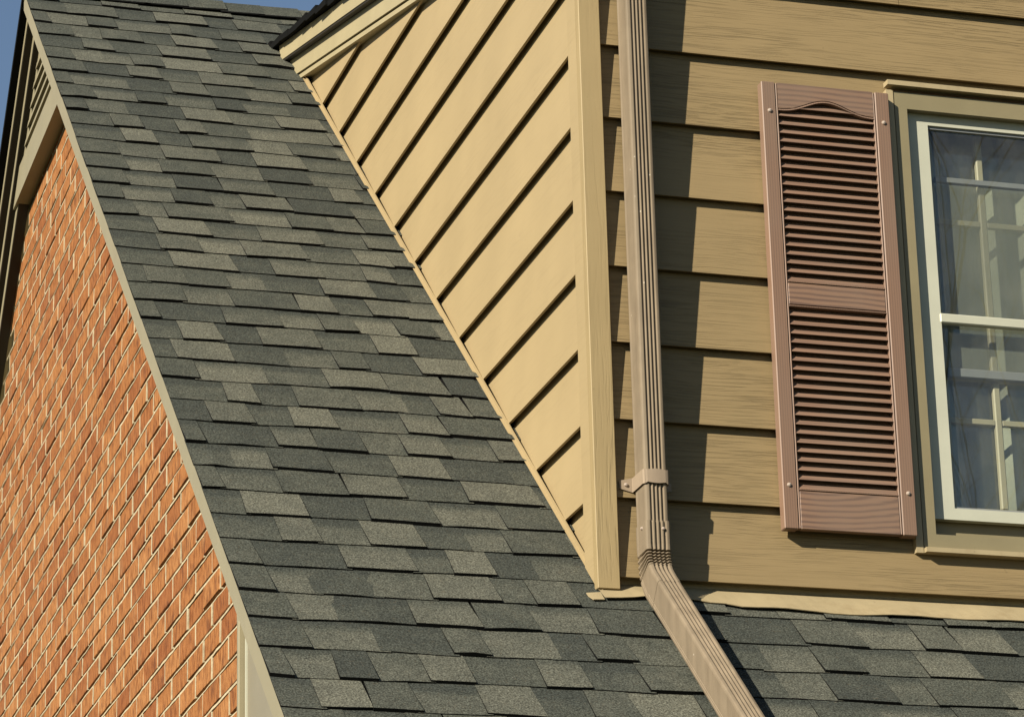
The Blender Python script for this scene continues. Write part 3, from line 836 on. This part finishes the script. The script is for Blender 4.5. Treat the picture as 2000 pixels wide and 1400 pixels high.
PS = ribprof(1, .0007); path.append((end + dirs * .012, BEND, PS)); path.append((end + dirs * .05, BEND, PS))
mb = sweep(path, None); dpart(mb, 'elbow')
mb = sweep([(end + dirs * .048, BEND, P0), (end + dirs * .5, BEND, P0), (end + dirs * 1.05, BEND, P0)], None); dpart(mb, 'pipe')
# strap with pointed ears
mb = MB(); zc_ = .012; hs = .0165
yf = DY - DD / 2 - .0035; xl = DX - DW / 2 - .0035; xr = DX + DW / 2 + .0035
def curve(t): return .0030 * math.cos(t * math.pi * 2)       # wavy edge
pts = [(xl - .034, -.0215), (xl - .001, -.0215), (xl, -.024), (xl, yf + .008), (xl + .004, yf + .002), (xl + .010, yf)] + [(xl + .010 + (xr - xl - .020) * k / 8, yf - .0015 * math.sin(math.pi * k / 8)) for k in range(1, 8)] + [(xr - .010, yf), (xr - .004, yf + .002), (xr, yf + .008), (xr, -.024), (xr + .001, -.0215), (xr + .034, -.0215)]
for k in range(len(pts) - 1):
    (xa, ya), (xb, yb_) = pts[k], pts[k + 1]
    def hz(i_):
        x = pts[i_][0]
        if i_ in (0, len(pts) - 1): return .010, .010
        if 4 < i_ < len(pts) - 5: tt = (x - xl) / (xr - xl); return hs - .002 + .004 * math.sin(math.pi * tt), hs - .004 + .005 * math.sin(math.pi * tt)
        return hs + .001, hs + .002
    (ua, la), (ub, lb) = hz(k), hz(k + 1)
    mb.add([(xa, ya, zc_ + ua), (xb, yb_, zc_ + ub), (xb, yb_, zc_ - lb), (xa, ya, zc_ - la)], [(0, 1, 2, 3)])
o = dpart(mb, 'strap', M_strap); sm = o.modifiers.new('thickness', 'SOLIDIFY'); sm.thickness = .0022; sm.offset = 0
for x in (xl - .018, xr + .018):
    mb = MB(); mb.cyl((x, -.0225, zc_), (x, -.0265, zc_), .005, 10, 0, .004, .0015); dpart(mb, 'screw', M_screw)
for p_, q_ in (((DX - DW / 2 - .002, DY - .012, -.112), (DX - DW / 2 - .006, DY - .012, -.112)), ((DX + .012, DY - DD / 2 - .002, -.118), (DX + .012, DY - DD / 2 - .006, -.118))):
    mb = MB(); mb.cyl(p_, q_, .0045, 10, 0, .003, .001); dpart(mb, 'screw', M_screw)

# ------------------------------------------------------------------ bare tree across the yard (seen mirrored in the glass)
tree = tag(empty('bare_tree', (15.0, -44.0, ZG)), 'bare winter tree mirrored in the window glass', 'tree')
rt_ = random.Random(12)
tr = MB(); br = MB()
def limb(mb, p, d, L, r, depth):
    seg = 3; q = Vector(p); dd_ = Vector(d).normalized(); rr_ = r
    for s_ in range(seg):
        dn = (dd_ + Vector((rt_.uniform(-.22, .22), rt_.uniform(-.22, .22), rt_.uniform(-.06, .16)))).normalized()
        q2 = q + dn * L / seg; r2 = rr_ * .86
        mb.cyl(q, q2, rr_, 5 if depth > 1 else 8, 0, r2); q, rr_, dd_ = q2, r2, dn
        if depth < 5 and (s_ > 0 or depth == 0):
            for _ in range(2 if depth < 4 else 1):
                a_ = rt_.uniform(0, 6.28); sd_ = Vector((math.cos(a_), math.sin(a_), rt_.uniform(.1, .7))).normalized()
                limb(br, q, dd_ * .55 + sd_ * .75, L * rt_.uniform(.55, .78), rr_ * .58, depth + 1)
    return q
limb(tr, (0, 0, 0), (0, 0, 1), 10.5, .26, 0)
tr.build('trunk', M_bark, tree); br.build('crown', M_bark, tree)
